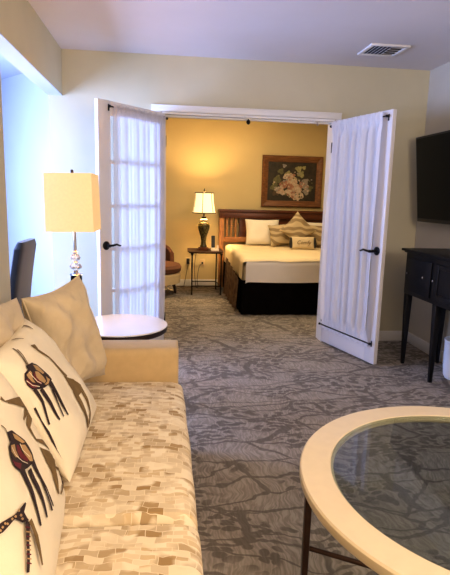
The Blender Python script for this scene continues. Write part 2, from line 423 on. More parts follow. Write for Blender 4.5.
for x, nm, m_, lab in ((.748, 'dark', M['blackm'], 'dark ball catch under the middle of the door head'), (1.376, 'light', M['steel'], 'small metal ball catch under the right end of the door head')):
    t = thing('ball_catch', (x, D+.03, OPZ-.018), lab, 'door catch')
    mb = MB(); mb.bx(x-.02, x+.02, D+.015, D+.045, OPZ-.022, OPZ-.018); mb.end('strike_plate', M['steel'], t, flat=True)
    mb = MB(); r = .02 if nm == 'dark' else .012
    mb.lathe([(.004, 0), (.006, -.010), (r*.7, -.014), (r, -.014-r*.7), (r*.7, -.014-1.4*r), (.003, -.014-1.8*r)], (x, D+.03, OPZ-.02), 14); mb.end('ball', m_, t)

# ceiling vent
t = thing('ceiling_vent', (1.705, 4.10, ZC-.02), 'square white louvred air vent in the ceiling', 'air vent')
x0, x1, y0, y1 = 1.55, 1.86, 3.955, 4.255
mb = MB()
for a in ((x0, x1, y0, y0+.03), (x0, x1, y1-.03, y1), (x0, x0+.03, y0+.03, y1-.03), (x1-.03, x1, y0+.03, y1-.03)):
    mb.bx(*a, ZC-.014, ZC, bev=.003)
mb.end('frame', M['ventm'], t)
mb = MB(); mb.bx(x0+.03, x1-.03, y0+.03, y1-.03, ZC-.003, ZC-.001); mb.end('duct', M['duct'], t, flat=True)
for i in range(5):
    mb = MB(); x = x0+.055+i*.030
    mb.box((x, (y0+y1)/2, ZC-.010), (.018, .235, .0022), Matrix.Rotation(radians(-38), 3, 'Y')); mb.end('louvre', M['ventm'], t, flat=True)
for i in range(4):
    mb = MB(); y = y0+.052+i*.056
    mb.box((x1-.085, y, ZC-.010), (.095, .024, .0022), Matrix.Rotation(radians(24), 3, 'X')); mb.end('louvre', M['ventm'], t, flat=True)

# ---------------------------------------------------------------- french doors
W = .76; TH = .036; ZT = 2.03; Z0 = .012
ST = .125
def french_door(name, hinge, ang, side, label, neck=.045):
    """local x runs from the hinge to the free edge, local -y*side faces the living room"""
    t = thing(name, (hinge[0], hinge[1], 0), label, 'door', kind='structure', rz=ang)
    h = TH/2
    mb = MB()
    mb.bx(0, ST, -h, h, Z0, ZT, bev=.003); mb.bx(W-ST, W, -h, h, Z0, ZT, bev=.003)
    mb.bx(ST, W-ST, -h, h, ZT-.11, ZT, bev=.003); mb.bx(ST, W-ST, -h, h, Z0, Z0+.23, bev=.003)
    mb.end('door_frame', M['door'], t, local=True)
    zs = [Z0+.23+(ZT-.11-Z0-.23)*k/5 for k in range(6)]
    for k in range(1, 5):
        mb = MB(); mb.bx(ST, W-ST, -h*.8, h*.8, zs[k]-.013, zs[k]+.013, bev=.003)
        mb.end('muntin', M['door'], t, local=True)
    for k in range(5):
        mb = MB(); mb.bx(ST-.004, W-ST+.004, -.002, .002, zs[k]+.01, zs[k+1]-.01)
        mb.end('pane', M['glass'], t, local=True, flat=True)
    # lever handles on both faces, rosette + lever pointing at the hinge
    for sd in (side, -side):
        mb = MB(); y = sd*h; zl = .945; x = W-.062; nk = neck if sd == side else .045
        r = [mb.ring([(x+.034*q*cos(2*pi*k/20), y+sd*dy, zl+.034*q*sin(2*pi*k/20)) for k in range(20)]) for q, dy in ((1, -.002), (1, .006), (.7, .012), (.35, .014), (.35, nk))]
        for a, b in zip(r, r[1:]): mb.bridge(a, b)
        mb.cap(r[0], 0, True); mb.cap(r[-1])
        mb.tube([(x+.004, y+sd*(nk-.003), zl), (x-.03, y+sd*nk, zl+.002), (x-.07, y+sd*nk, zl+.008), (x-.105, y+sd*(nk-.002), zl-.004), (x-.118, y+sd*(nk-.003), zl-.004)], [.009, .009, .008, .007, .005], 10)
        mb.end('lever_handle', M['blackm'], t, local=True)
    for z in (.25, 1.02, 1.8):
        mb = MB(); mb.tube([(-.004, side*(h+.003), z-.045), (-.004, side*(h+.003), z+.045)], .006, 10); mb.end('hinge', M['blackm'], t, local=True)
    return t

def curtain(hinge, ang, side, label, m, x0, x1, seedv, folds, amp, zt, zb, tails, ruffle):
    t = thing('sheer_curtain', (hinge[0], hinge[1], 0), label, 'curtain', 'sheer curtains on the french doors', rz=ang)
    off = TH/2+(.032 if ruffle else .026)
    rnd = random.Random(seedv)
    ph = [rnd.uniform(0, 6.28) for _ in range(8)]
    def fold(x, z):
        a = 0
        for k, (fr, w_) in enumerate(((1, 1), (1.63, .55), (2.7, .35), (.47, .6))):
            a += w_*sin(folds*fr*x*2*pi+ph[k]+.35*sin(z*2.2+ph[k+4]))
        a /= 1.7
        if ruffle: a = (abs(a)**.75)*(1 if a > 0 else -1)
        return a
    def fn(u, v):
        z = zb-tails+(zt-zb+2*tails)*v
        zz = (z-zb)/(zt-zb)
        ends = min(1, max(0, min(zz, 1-zz))*14)
        bulge = sin(pi*min(1, max(0, zz)))
        x = x0+(x1-x0)*u
        if not ruffle: x += .012*(u-.5)*bulge
        else: x += .03*(u-.5)*2*bulge*(.4+.6*noise.noise(V((u*2, z*1.3, 3))))
        y = off+amp*(ends*.8+.2)*(fold(u*(x1-x0), z))+.006*bulge
        if ruffle and (zz > .985 or zz < .02): y += .005*sin(u*190+ph[1]); 
        dz = .006*sin(u*57+ph[2])+.004*sin(u*131) if (v < .01 or v > .99) else 0
        k_ = exp(-((zz-1)/.022)**2)   # pocket wraps over the rod
        kb = exp(-(zz/.03)**2); y = y*(1-kb)+(off-.012+.003*sin(u*170))*kb
        y = y*(1-k_)+(off+.010+.004*sin(u*150+ph[3]))*k_
        y = max(y, TH/2+.006)
        return (x, side*y, z+dz)
    mb = MB(); mb.grid(fn, 170, 60)
    mb.end('panel', m, t, local=True, rec=False)
    for z in (zt, zb):
        mb = MB(); mb.tube([(x0-.02, side*off, z), (x1+.02, side*off, z)], .0055, 10); r = mb.end('curtain_rod', M['blackm'], t, local=True)
        for x in (x0-.012, x1+.02):
            mb = MB()
            mb.tube([(x, side*(TH/2), z-.004), (x, side*(off+.004), z)], .0055, 8)
            mb.box((x, side*(TH/2+.002), z-.006), (.014, .004, .05), bev=.0015)
            mb.lathe([(.002, -.011), (.009, -.008), (.011, 0), (.009, .008), (.002, .011)], (x+(.012 if x > x0 else -.010), side*off, z), 12)
            mb.end('bracket', M['blackm'], r, local=True)
    return t
hL, hR = (0.005, D-.02), (1.525, D-.02)
aL = radians(180)+.865     # direction hinge -> free edge
aR = -1.275
# left door: local +x points along (cos aL, sin aL); the face seen from the sofa is local +y
french_door('door_1', hL, aL, 1, 'open left french door with thin sheer curtain, beside the lamp')
french_door('door_2', hR, aR, -1, 'open right french door with gathered white curtain, beside the black console', .08)
curtain(hL, aL, 1, 'thin translucent sheer curtain on the left french door', M['sheerL'], .03, W-.125, 3, 9, .010, 1.985, .175, .018, False)
curtain(hR, aR, -1, 'gathered opaque white sheer curtain on the right french door', M['sheerR'], .03, W-.062, 11, 9, .026, 1.98, .185, .034, True)

# ---------------------------------------------------------------- pillows
def pillow_pt(Q, u, v, sd, puff, pinch, wr=0., seedv=0):
    """Q corners: bottom-near, bottom-far, top-far, top-near; u along near->far, v bottom->top"""
    a = 2*u-1; b = 2*v-1
    a2 = a*(1-pinch*(1-b*b)); b2 = b*(1-pinch*(1-a*a))
    uu = (a2+1)/2; vv = (b2+1)/2
    P = Q[0]*((1-uu)*(1-vv))+Q[1]*(uu*(1-vv))+Q[2]*(uu*vv)+Q[3]*((1-uu)*vv)
    n = ((Q[1]-Q[0])+(Q[2]-Q[3])).cross((Q[3]-Q[0])+(Q[2]-Q[1])).normalized()
    h = puff*max(0, (1-a**4)*(1-b**4))**.55
    if wr:
        edge = max(abs(a), abs(b))
        h += wr*noise.noise(V((u*5+seedv, v*4, sd*2)))*(1-edge**6)
        h += wr*.9*abs(noise.noise(V(((u-v)*9+seedv, (u+v)*1.6, sd))))*(1-edge**6)*edge
    return P+n*(sd*h)
def make_pillow(name, corners, puff, m, label, group=None, cat='pillow', pinch=.10, wr=.012, seedv=1, prints=None, piping=None, flip=1, parent=None):
    Q = [V(c) for c in corners]
    mb = MB(); N = 36
    G = {}
    for sd in (1, -1):
        for i in range(N+1):
            for j in range(N+1):
                if sd == -1 and (i in (0, N) or j in (0, N)): G[sd, i, j] = G[1, i, j]; continue
                # cosine spacing for round edges
                u = .5-.5*cos(pi*i/N); v = .5-.5*cos(pi*j/N)
                G[sd, i, j] = mb.bm.verts.new(pillow_pt(Q, u, v, sd*flip, puff, pinch, wr, seedv))
        for i in range(N):
            for j in range(N):
                q = [G[sd, i, j], G[sd, i+1, j], G[sd, i+1, j+1], G[sd, i, j+1]]
                mb.bm.faces.new(q if sd*flip == 1 else q[::-1])
    mats = [m]
    if prints:
        mats = [m, M['pr_dark'], M['pr_red'], M['pr_brown'], M['pr_tan'], M['cream']]
        n = ((Q[1]-Q[0])+(Q[2]-Q[3])).cross((Q[3]-Q[0])+(Q[2]-Q[1])).normalized()*flip
        def sp(u, v, lift):
            return pillow_pt(Q, min(.995, max(.005, u)), min(.995, max(.005, v)), flip, puff, pinch, wr, seedv)+n*lift
        for k, (kind, mi, pts, wd) in enumerate(prints):
            lift = .0016+.00025*k if kind == 'poly' else .0020+.00025*k
            if kind == 'line':
                # subdivide the stroke, ribbon in uv space
                P2 = []
                for i in range(len(pts)-1):
                    for s_ in range(6):
                        f = s_/6; P2.append((pts[i][0]*(1-f)+pts[i+1][0]*f, pts[i][1]*(1-f)+pts[i+1][1]*f, wd[i]*(1-f)+wd[i+1]*f))
                P2.append((*pts[-1], wd[-1]))
                prev = None
                for i, (x, y, w_) in enumerate(P2):
                    a = P2[max(i-1, 0)]; b = P2[min(i+1, len(P2)-1)]
                    dx, dy = b[0]-a[0], b[1]-a[1]; l = sqrt(dx*dx+dy*dy) or 1
                    nx, ny = -dy/l*w_/2, dx/l*w_/2
                    cur = (mb.bm.verts.new(sp(x+nx, y+ny, lift)), mb.bm.verts.new(sp(x-nx, y-ny, lift)))
                    if prev:
                        f = mb.bm.faces.new((prev[0], prev[1], cur[1], cur[0])); f.material_index = mi
                    prev = cur
            else:
                cx = sum(p[0] for p in pts)/len(pts); cy = sum(p[1] for p in pts)/len(pts)
                R = []
                for q in (1, .75, .5, .25):
                    row = []
                    for i in range(len(pts)):
                        a, b = pts[i], pts[(i+1) % len(pts)]
                        for s_ in range(3):
                            f = s_/3; x = a[0]*(1-f)+b[0]*f; y = a[1]*(1-f)+b[1]*f
                            row.append(mb.bm.verts.new(sp(cx+(x-cx)*q, cy+(y-cy)*q, lift)))
                    R.append(row)
                for a, b in zip(R, R[1:]): mb.bridge(a, b, mi)
                c = mb.bm.verts.new(sp(cx, cy, lift)); r_ = R[-1]
                for i in range(len(r_)):
                    f = mb.bm.faces.new((r_[i], r_[(i+1) % len(r_)], c)); f.material_index = mi
    if parent is not None: return mb.end(name, mats, parent, rec=False)
    root = mb.end(name, mats, rec=False)
    tag(root, label, cat, group)
    if piping:
        mb = MB(); pts = []
        for e in range(4):
            for i in range(16):
                s_ = i/16; u, v = ((s_, 0), (1, s_), (1-s_, 1), (0, 1-s_))[e]
                pts.append(pillow_pt(Q, u, v, 1, 0, pinch))
        rings = []
        pts.append(pts[0])
        mb.tube(pts, .004, 8, caps=False)
        mb.end('piping', piping, root)
    return root

#PRINTS
PRINTS1 = [
    ('line', 3, [(0.446, 0.877), (0.43, 0.825), (0.509, 0.714), (0.533, 0.612), (0.573, 0.489)], [0.064, 0.0327, 0.0189, 0.0254, 0.0404]),
    ('poly', 3, [(0.537, 0.517), (0.639, 0.43), (0.677, 0.348), (0.659, 0.299), (0.566, 0.306), (0.533, 0.368), (0.531, 0.444)], None),
    ('line', 3, [(0.645, 0.33), (0.62, 0.223), (0.568, 0.132), (0.488, 0.08)], [0.0486, 0.0375, 0.0262, 0.0384]),
    ('line', 3, [(0.552, 0.359), (0.511, 0.255), (0.463, 0.148), (0.434, 0.078)], [0.0588, 0.0632, 0.0569, 0.0451]),
    ('line', 3, [(0.24, 0.955), (0.204, 0.876), (0.162, 0.809)], [0.0111, 0.0109, 0.0135]),
    ('line', 3, [(0.251, 0.931), (0.226, 0.87), (0.175, 0.804)], [0.01, 0.009, 0.0111]),
    ('line', 1, [(0.077, 0.654), (0.076, 0.548), (0.056, 0.472), (0.038, 0.398)], [0.0252, 0.0209, 0.0151, 0.0102]),
    ('line', 1, [(0.119, 0.621), (0.126, 0.491), (0.118, 0.401), (0.12, 0.363)], [0.0325, 0.0295, 0.0181, 0.0153]),
    ('line', 1, [(0.249, 0.604), (0.24, 0.522), (0.222, 0.404), (0.214, 0.33)], [0.0668, 0.0348, 0.0233, 0.0112]),
    ('line', 1, [(0.218, 0.555), (0.191, 0.463), (0.17, 0.352)], [0.0193, 0.0141, 0.0092]),
    ('poly', 1, [(0.08, 0.779), (0.122, 0.786), (0.131, 0.813), (0.238, 0.795), (0.266, 0.761), (0.3, 0.702), (0.311, 0.638), (0.303, 0.601), (0.245, 0.596), (0.154, 0.608), (0.098, 0.632), (0.064, 0.659), (0.053, 0.704), (0.059, 0.745)], None),
    ('poly', 2, [(0.06, 0.739), (0.078, 0.737), (0.084, 0.689), (0.108, 0.657), (0.091, 0.649), (0.068, 0.67), (0.059, 0.706)], None),
    ('poly', 4, [(0.219, 0.784), (0.259, 0.752), (0.287, 0.677), (0.243, 0.68), (0.209, 0.738)], None),
    ('poly', 4, [(0.083, 0.764), (0.13, 0.769), (0.134, 0.752), (0.106, 0.716), (0.105, 0.68), (0.09, 0.696), (0.082, 0.738)], None),
    ('poly', 4, [(0.17, 0.741), (0.209, 0.721), (0.214, 0.66), (0.206, 0.632), (0.173, 0.632), (0.146, 0.678), (0.139, 0.708)], None),
    ('poly', 2, [(0.145, 0.745), (0.154, 0.737), (0.137, 0.702), (0.158, 0.646), (0.135, 0.642), (0.113, 0.679), (0.116, 0.716)], None),
    ('poly', 4, [(0.256, 0.655), (0.27, 0.614), (0.22, 0.606), (0.175, 0.613), (0.164, 0.627), (0.223, 0.623)], None),
    ('line', 5, [(0.107, 0.768), (0.114, 0.724), (0.12, 0.677), (0.143, 0.648)], [0.0053, 0.0053, 0.005, 0.006]),
    ('line', 5, [(0.059, 0.733), (0.075, 0.68), (0.11, 0.641)], [0.004, 0.004, 0.004]),
    ('line', 1, [(0.019, 0.554), (0.013, 0.457), (0.012, 0.366), (0.004, 0.232), (0.002, 0.114)], [0.0088, 0.0043, 0.0083, 0.004, 0.0052]),
    ('line', 3, [(0.663, 1.0), (0.777, 0.998), (0.709, 0.94)], [0.004, 0.0179, 0.0045]),
    ('line', 3, [(0.393, 1.0), (0.438, 0.981), (0.458, 0.95)], [0.004, 0.0133, 0.0082]),
]
PRINTS2 = [
    ('line', 3, [(0.658, 0.868), (0.666, 0.836), (1.0, 0.676), (0.761, 0.664)], [0.0328, 0.0089, 0.0727, 0.0104]),
    ('line', 3, [(0.677, 0.82), (1.0, 0.652), (0.774, 0.613), (0.773, 0.519), (0.984, 0.348)], [0.0062, 0.09, 0.0397, 0.0153, 0.0656]),
    ('poly', 3, [(0.755, 0.48), (0.816, 0.42), (0.935, 0.319), (0.813, 0.284), (0.767, 0.25), (0.727, 0.302), (0.73, 0.392)], None),
    ('line', 3, [(0.791, 0.351), (0.748, 0.266), (0.7, 0.203)], [0.0611, 0.09, 0.0239]),
    ('line', 3, [(0.804, 0.32), (0.983, 0.12), (0.731, 0.18)], [0.0119, 0.0357, 0.0091]),
    ('line', 3, [(0.486, 0.784), (0.5, 0.752), (0.495, 0.717)], [0.0064, 0.0086, 0.0094]),
    ('line', 1, [(0.439, 0.544), (0.409, 0.458), (0.361, 0.388), (0.323, 0.311)], [0.0622, 0.0475, 0.0325, 0.0205]),
    ('line', 1, [(0.51, 0.499), (0.485, 0.403), (0.455, 0.341), (0.413, 0.28)], [0.048, 0.0476, 0.0264, 0.0158]),
    ('line', 1, [(0.578, 0.497), (0.567, 0.399), (0.534, 0.326), (0.498, 0.25)], [0.0402, 0.0212, 0.019, 0.0191]),
    ('line', 1, [(0.58, 0.445), (0.562, 0.34), (0.53, 0.25)], [0.0132, 0.0159, 0.0162]),
    ('poly', 1, [(0.417, 0.692), (0.471, 0.69), (0.492, 0.737), (0.548, 0.715), (0.603, 0.616), (0.608, 0.565), (0.606, 0.524), (0.591, 0.488), (0.498, 0.515), (0.408, 0.553), (0.361, 0.609), (0.373, 0.653)], None),
    ('poly', 2, [(0.373, 0.647), (0.384, 0.625), (0.461, 0.566), (0.415, 0.562), (0.375, 0.608)], None),
    ('poly', 4, [(0.445, 0.682), (0.492, 0.662), (0.47, 0.639), (0.465, 0.602), (0.428, 0.621), (0.412, 0.665)], None),
    ('poly', 2, [(0.507, 0.649), (0.526, 0.634), (0.518, 0.59), (0.55, 0.534), (0.522, 0.535), (0.477, 0.587), (0.476, 0.628)], None),
    ('poly', 4, [(0.539, 0.628), (0.578, 0.601), (0.587, 0.53), (0.573, 0.502), (0.545, 0.522), (0.529, 0.582)], None),
    ('poly', 4, [(0.53, 0.706), (0.559, 0.677), (0.59, 0.609), (0.564, 0.619), (0.523, 0.677)], None),
    ('line', 5, [(0.436, 0.673), (0.433, 0.63), (0.472, 0.571), (0.513, 0.53)], [0.0086, 0.006, 0.0043, 0.004]),
    ('line', 5, [(0.537, 0.634), (0.527, 0.602), (0.558, 0.539)], [0.0064, 0.0046, 0.004]),
    ('poly', 1, [(0.059, 0.541), (0.107, 0.523), (0.174, 0.493), (0.277, 0.471), (0.277, 0.462), (0.233, 0.455), (0.23, 0.412), (0.188, 0.438), (0.17, 0.477), (0.122, 0.496), (0.082, 0.495), (0.045, 0.515)], None),
    ('poly', 4, [(0.2, 0.491), (0.211, 0.489), (0.216, 0.48), (0.208, 0.477), (0.199, 0.484)], None),
    ('poly', 4, [(0.145, 0.499), (0.155, 0.497), (0.16, 0.488), (0.153, 0.485), (0.145, 0.491)], None),
    ('poly', 4, [(0.113, 0.505), (0.121, 0.505), (0.124, 0.497), (0.119, 0.494), (0.113, 0.498)], None),
    ('poly', 4, [(0.166, 0.491), (0.176, 0.49), (0.178, 0.482), (0.172, 0.479), (0.165, 0.484)], None),
    ('poly', 4, [(0.192, 0.472), (0.204, 0.47), (0.209, 0.46), (0.202, 0.457), (0.192, 0.464)], None),
    ('poly', 4, [(0.187, 0.458), (0.198, 0.455), (0.205, 0.445), (0.197, 0.443), (0.187, 0.45)], None),
    ('poly', 4, [(0.084, 0.516), (0.092, 0.516), (0.096, 0.508), (0.091, 0.505), (0.084, 0.509)], None),
    ('poly', 4, [(0.102, 0.517), (0.11, 0.516), (0.113, 0.509), (0.108, 0.505), (0.102, 0.509)], None),
    ('poly', 4, [(0.069, 0.516), (0.076, 0.516), (0.079, 0.508), (0.074, 0.504), (0.069, 0.509)], None),
    ('line', 1, [(0.213, 0.42), (0.15, 0.378), (0.08, 0.303)], [0.0326, 0.0188, 0.0169]),
    ('line', 3, [(0.228, 0.411), (0.215, 0.341), (0.167, 0.245)], [0.0276, 0.0349, 0.0163]),
    ('line', 2, [(0.18, 0.42), (0.202, 0.395)], [0.0057, 0.0054]),
    ('line', 4, [(0.166, 0.409), (0.188, 0.384)], [0.0054, 0.0054]),
    ('line', 2, [(0.153, 0.398), (0.173, 0.375)], [0.0047, 0.0054]),
    ('line', 4, [(0.141, 0.388), (0.16, 0.365)], [0.0051, 0.0051]),
    ('line', 2, [(0.129, 0.378), (0.148, 0.355)], [0.0047, 0.0048]),
    ('line', 4, [(0.117, 0.368), (0.136, 0.345)], [0.0047, 0.0044]),
    ('line', 2, [(0.107, 0.357), (0.125, 0.334)], [0.0044, 0.0047]),
    ('line', 4, [(0.097, 0.346), (0.115, 0.323)], [0.004, 0.0047]),
    ('line', 2, [(0.088, 0.335), (0.105, 0.312)], [0.0044, 0.0047]),
]
#ENDPRINTS

# ---------------------------------------------------------------- sofa
sx0, sx1 = XL+.03, .082
t = thing('sofa', (-.35, 1.32, 0), 'tan sofa with mosaic patterned seat cushions along the left wall', 'sofa')
mb = MB(); mb.bx(sx0, sx1-.03, .10, 2.62, .09, .30, bev=.02, seg=3); mb.end('base', M['arm'], t)
def seat_cushion(y0, y1, nm):
    mb = MB()
    x0, x1, z0, z1 = -.62, .108, .29, .452
    r = .055
    def fn(u, v): pass
    n = 40
    # superellipse cross-section extruded along y with soft ends
    rings = []
    NY = 44
    for j in range(NY+1):
        s_ = j/NY; y = y0+(y1-y0)*s_
        e = min(s_, 1-s_)*(y1-y0)
        k = 1 if e > .035 else sqrt(max(0.0, 1-((.035-e)/.035)**2))
        hx = (x1-x0)/2-.03*(1-k); hz = (z1-z0)/2-.035*(1-k)
        cx = (x0+x1)/2; cz = (z0+z1)/2
        ring = []
        for i in range(n):
            a = 2*pi*i/n; ca, sa = cos(a), sin(a)
            px = abs(ca)**(.22)*(1 if ca >= 0 else -1); pz = abs(sa)**(.45)*(1 if sa >= 0 else -1)
            x = cx+hx*px; z = cz+hz*pz
            if sa > 0: z += .010*sin(pi*s_)*k*sa+.004*noise.noise(V((x*7, y*7, 0)))
            if ca > .5: x += .004*noise.noise(V((1, y*5, z*6)))+.0025*sin(y*26)*abs(sa)
            ring.append((x, y, z))
        rings.append(ring)
    mb.loft(rings)
    return mb.end(nm, M['mosaic'], t)
seat_cushion(1.322, 2.425, 'seat_cushion'); seat_cushion(.215, 1.316, 'seat_cushion')
for y0, y1 in ((2.43, 2.635), (.005, .21)):
    mb = MB(); rings = []
    for i, (x, k) in enumerate([(sx0, .9), (sx0+.02, 1), (-.5, 1), (-.2, 1), (sx1-.05, 1), (sx1-.018, .985), (sx1-.004, .95), (sx1, .88)]):
        yc = (y0+y1)/2; hy = (y1-y0)/2*k; zt = .603-.03*(1-k); r = .035
        prof = [(-hy, .1)]
        for q in range(7):
            a = pi-q*pi/12; prof.append((-hy+r+r*cos(a), zt-r+r*sin(a)))
        for q in range(7):
            a = pi/2-q*pi/12; prof.append((hy-r+r*cos(a), zt-r+r*sin(a)))
        prof.append((hy, .1))
        rings.append([(x, yc+p[0], p[1]) for p in prof])
    mb.loft(rings); mb.end('armrest', M['arm'], t)
mb = MB(); rings = []
for y, k in [(.215, .9), (.24, 1), (1.3, 1), (2.40, 1), (2.425, .9)]:
    rings.append([(sx0, y, .3), (sx0, y, .80*k+.0), (sx0+.03, y, .83*k), (sx0+.12, y, .83*k), (sx0+.15, y, .80*k), (sx0+.20, y, .45), (sx0+.20, y, .3)])
mb.loft(rings); mb.end('back', M['arm'], t)
for y in (.06, 2.58):
    for x in (sx0+.06, sx1-.08):
        mb = MB(); mb.box((x, y, .046), (.05, .05, .092), bev=.004, taper=.75); mb.end('foot', M['foot'], t)

PA = [(-.45, 2.07, .50), (-.268, 2.375, .50), (-.365, 2.30, .985), (-.535, 2.02, .935)]
PB = [(-.52, 1.50, .49), (-.515, 2.0, .49), (-.555, 2.02, .94), (-.60, 1.50, .975)]
P1 = [(-.275, 1.48, .475), (-.262, 2.02, .485), (-.518, 1.98, .868), (-.50, 1.48, .868)]
P2 = [(-.225, .84, .465), (-.280, 1.40, .475), (-.475, 1.44, .875), (-.455, .92, .885)]
make_pillow('throw_pillow', PB, .055, M['tan'], 'plain tan pillow at the left picture edge, behind the printed pillows', pinch=.03, wr=.028, seedv=5)
make_pillow('throw_pillow', PA, .085, M['tan'], 'plain tan pillow against the far arm of the sofa, peak pointing up', wr=.032, seedv=2, piping=M['tan'])
make_pillow('printed_pillow', P1, .065, M['cream'], 'cream printed pillow, farther of the two, leaning on the tan pillows', 'cream printed pillows', pinch=.05, wr=.010, seedv=3, prints=PRINTS1)
make_pillow('printed_pillow', P2, .058, M['cream'], 'cream printed pillow, nearer of the two, with spotted animal at its foot', 'cream printed pillows', pinch=.05, wr=.008, seedv=8, prints=PRINTS2)

# ---------------------------------------------------------------- side table behind the sofa arm
cx, cy, zt = -.245, 3.15, .55
t = thing('side_table', (cx, cy, 0), 'round glossy white side table with brown edge behind the sofa arm', 'side table')
mb = MB(); mb.lathe([(.265, -.004), (.278, 0), (.280, .004), (.277, .008), (.26, .009), (.02, .009)], (cx, cy, zt-.008), 64); mb.end('top', M['whitetop'], t)
mb = MB(); mb.lathe([(.2, -.034), (.268, -.034), (.276, -.028), (.276, -.006), (.2, -.006)], (cx, cy, zt-.008), 64); mb.end('rim', M['foot'], t)
mb = MB(); mb.lathe([(.035, 0), (.03, .05), (.022, .2), (.028, .40), (.06, .488)], (cx, cy, .02), 24); mb.end('pedestal', M['foot'], t)
mb = MB(); mb.lathe([(.19, 0), (.19, .012), (.05, .025), (.03, .03)], (cx, cy, 0), 40); mb.end('base', M['foot'], t)

# ---------------------------------------------------------------- crystal floor lamp
lx, ly = -.565, 3.55
t = thing('floor_lamp', (lx, ly, 0), 'lit floor lamp with tan box shade and crystal stem beside left door', 'floor lamp')
t.rotation_euler = (0, radians(-1.0), 0)
mb = MB(); mb.lathe([(.13, 0), (.13, .015), (.05, .03), (.03, .04)], (lx, ly, 0), 40); mb.end('base', M['black'], t)
mb = MB(); mb.lathe([(.022, .035), (.030, .1), (.040, .45), (.036, .70), (.038, .782), (.032, .790)], (lx, ly, 0), 24); mb.end('column', M['black'], t)
for pr_ in ([(.034, .788), (.044, .796), (.036, .806), (.014, .812), (.020, .82), (.012, .828)], [(.010, .875), (.026, .881), (.010, .888)], [(.010, .945), (.021, .952), (.010, .96)]):
    mb = MB(); mb.lathe(pr_, (lx, ly, 0), 24); mb.end('chrome_ring', M['chrome'], t)
for pr_ in ([(.010, .826), (.034, .838), (.042, .852), (.032, .868), (.010, .876)], [(.010, .887), (.027, .898), (.033, .912), (.022, .934), (.010, .946)]):
    mb = MB(); mb.lathe(pr_, (lx, ly, 0), 8); mb.end('crystal', M['crystal'], t, flat=True)
mb = MB(); mb.lathe([(.010, .955), (.010, 1.42), (.004, 1.425)], (lx, ly, 0), 16); mb.end('stem', M['steel'], t)
mb = MB(); mb.lathe([(.006, 1.42), (.007, 1.455), (.010, 1.462), (.010, 1.487), (.006, 1.492)], (lx, ly, 0), 12); mb.end('finial', M['foot'], t)
# box shade
zb_, ztp = 1.095, 1.465
def shade_ring(h, z, c=(lx, ly), rz=radians(-2)):
    out = []
    for a, b in ((-1, -1), (1, -1), (1, 1), (-1, 1)):
        x, y = a*h, b*h
        out.append((c[0]+x*cos(rz)-y*sin(rz), c[1]+x*sin(rz)+y*cos(rz), z))
    return out
mb = MB()
o1 = mb.ring(shade_ring(.152, zb_)); o2 = mb.ring(shade_ring(.148, ztp)); i1 = mb.ring(shade_ring(.149, zb_)); i2 = mb.ring(shade_ring(.145, ztp))
mb.bridge(o1, o2); mb.bridge(i1, i2); mb.bridge(o1, i1); mb.bridge(o2, i2)
sh = mb.end('lamp_shade', M['shade'], t, flat=True)
mb = MB()
for dx, dy in ((.144, 0), (-.144, 0), (0, .144), (0, -.144)):
    mb.tube([(lx, ly, ztp-.02), (lx+dx, ly+dy, ztp-.01)], .002, 6)
mb.end('harp', M['steel'], t)

# ---------------------------------------------------------------- slate chair in the alcove
t = thing('side_chair', (-1.16, 3.53, 0), 'dark slate blue upholstered chair in the alcove, back toward room', 'chair')
R_ = Matrix.Rotation(radians(9), 3, 'Y')
mb = MB(); rings = []
for i in range(15):
    s_ = i/14; z = .46+.565*s_; x = -.965+.075*s_**1.4; hw = .225-.02*s_; th = .034
    if s_ > .93: hw -= .035*((s_-.93)/.07)**2; th -= .010
    y = 3.53
    ring = []
    for k in range(20):
        a = 2*pi*k/20; ca, sa = cos(a), sin(a)
        ring.append((x+th*abs(sa)**.6*(1 if sa >= 0 else -1), y+hw*abs(ca)**.35*(1 if ca >= 0 else -1), z+.0))
    rings.append(ring)
mb.loft(rings); mb.end('backrest', M['slate'], t)
mb = MB(); mb.bx(-1.40, -.93, 3.30, 3.76, .38, .48, bev=.03, seg=4); mb.end('seat', M['slate'], t)
for x in (-1.36, -.97):
    for y in (3.335, 3.725):
        mb = MB(); mb.box((x, y, .19), (.04, .04, .38), bev=.004, taper=.65); mb.end('leg', M['foot'], t)

# ---------------------------------------------------------------- coffee table
cx, cy, zt, R0 = 1.07, 1.42, .452, .622
t = thing('coffee_table', (cx, cy, 0), 'large round coffee table with ivory rim, glass centre and bronze legs', 'coffee table')
mb = MB(); mb.lathe([(.508, -.012), (.508, -.022), (.53, -.024), (.54, -.040), (.606, -.040), (.618, -.036), (R0, -.028), (R0, -.006), (.617, 0), (.521, 0), (.518, -.003), (.518, -.012)], (cx, cy, zt), 128, closed=True); mb.end('rim', M['tabletop'], t)
mb = MB(); mb.lathe([(.517, -.0115), (.517, -.003), (.515, -.001), (.01, -.001)], (cx, cy, zt), 96); mb.end('glass_top', M['tglass'], t)
hub = (1.02, 1.245, .17)
for a in (173, 58, -52):
    a = radians(a); px, py = cx+.596*cos(a), cy+.596*sin(a)
    mb = MB(); rz = Matrix.Rotation(a, 3, 'Z')
    mb.box((px, py, .206), (.022, .034, .412), rz, bev=.003, taper=.85)
    mb.box((px-.02*cos(a), py-.02*sin(a), .408), (.075, .03, .008), rz)
    l = mb.end('leg', M['bronze'], t)
    mb = MB(); mb.tube([(px, py, .20), ((px+hub[0])/2, (py+hub[1])/2, .178), hub], .0085, 10); mb.end('stretcher', M['bronze'], t)
mb = MB(); mb.lathe([(.005, -.012), (.03, -.009), (.03, .009), (.005, .012)], hub, 20); mb.end('hub', M['bronze'], t)

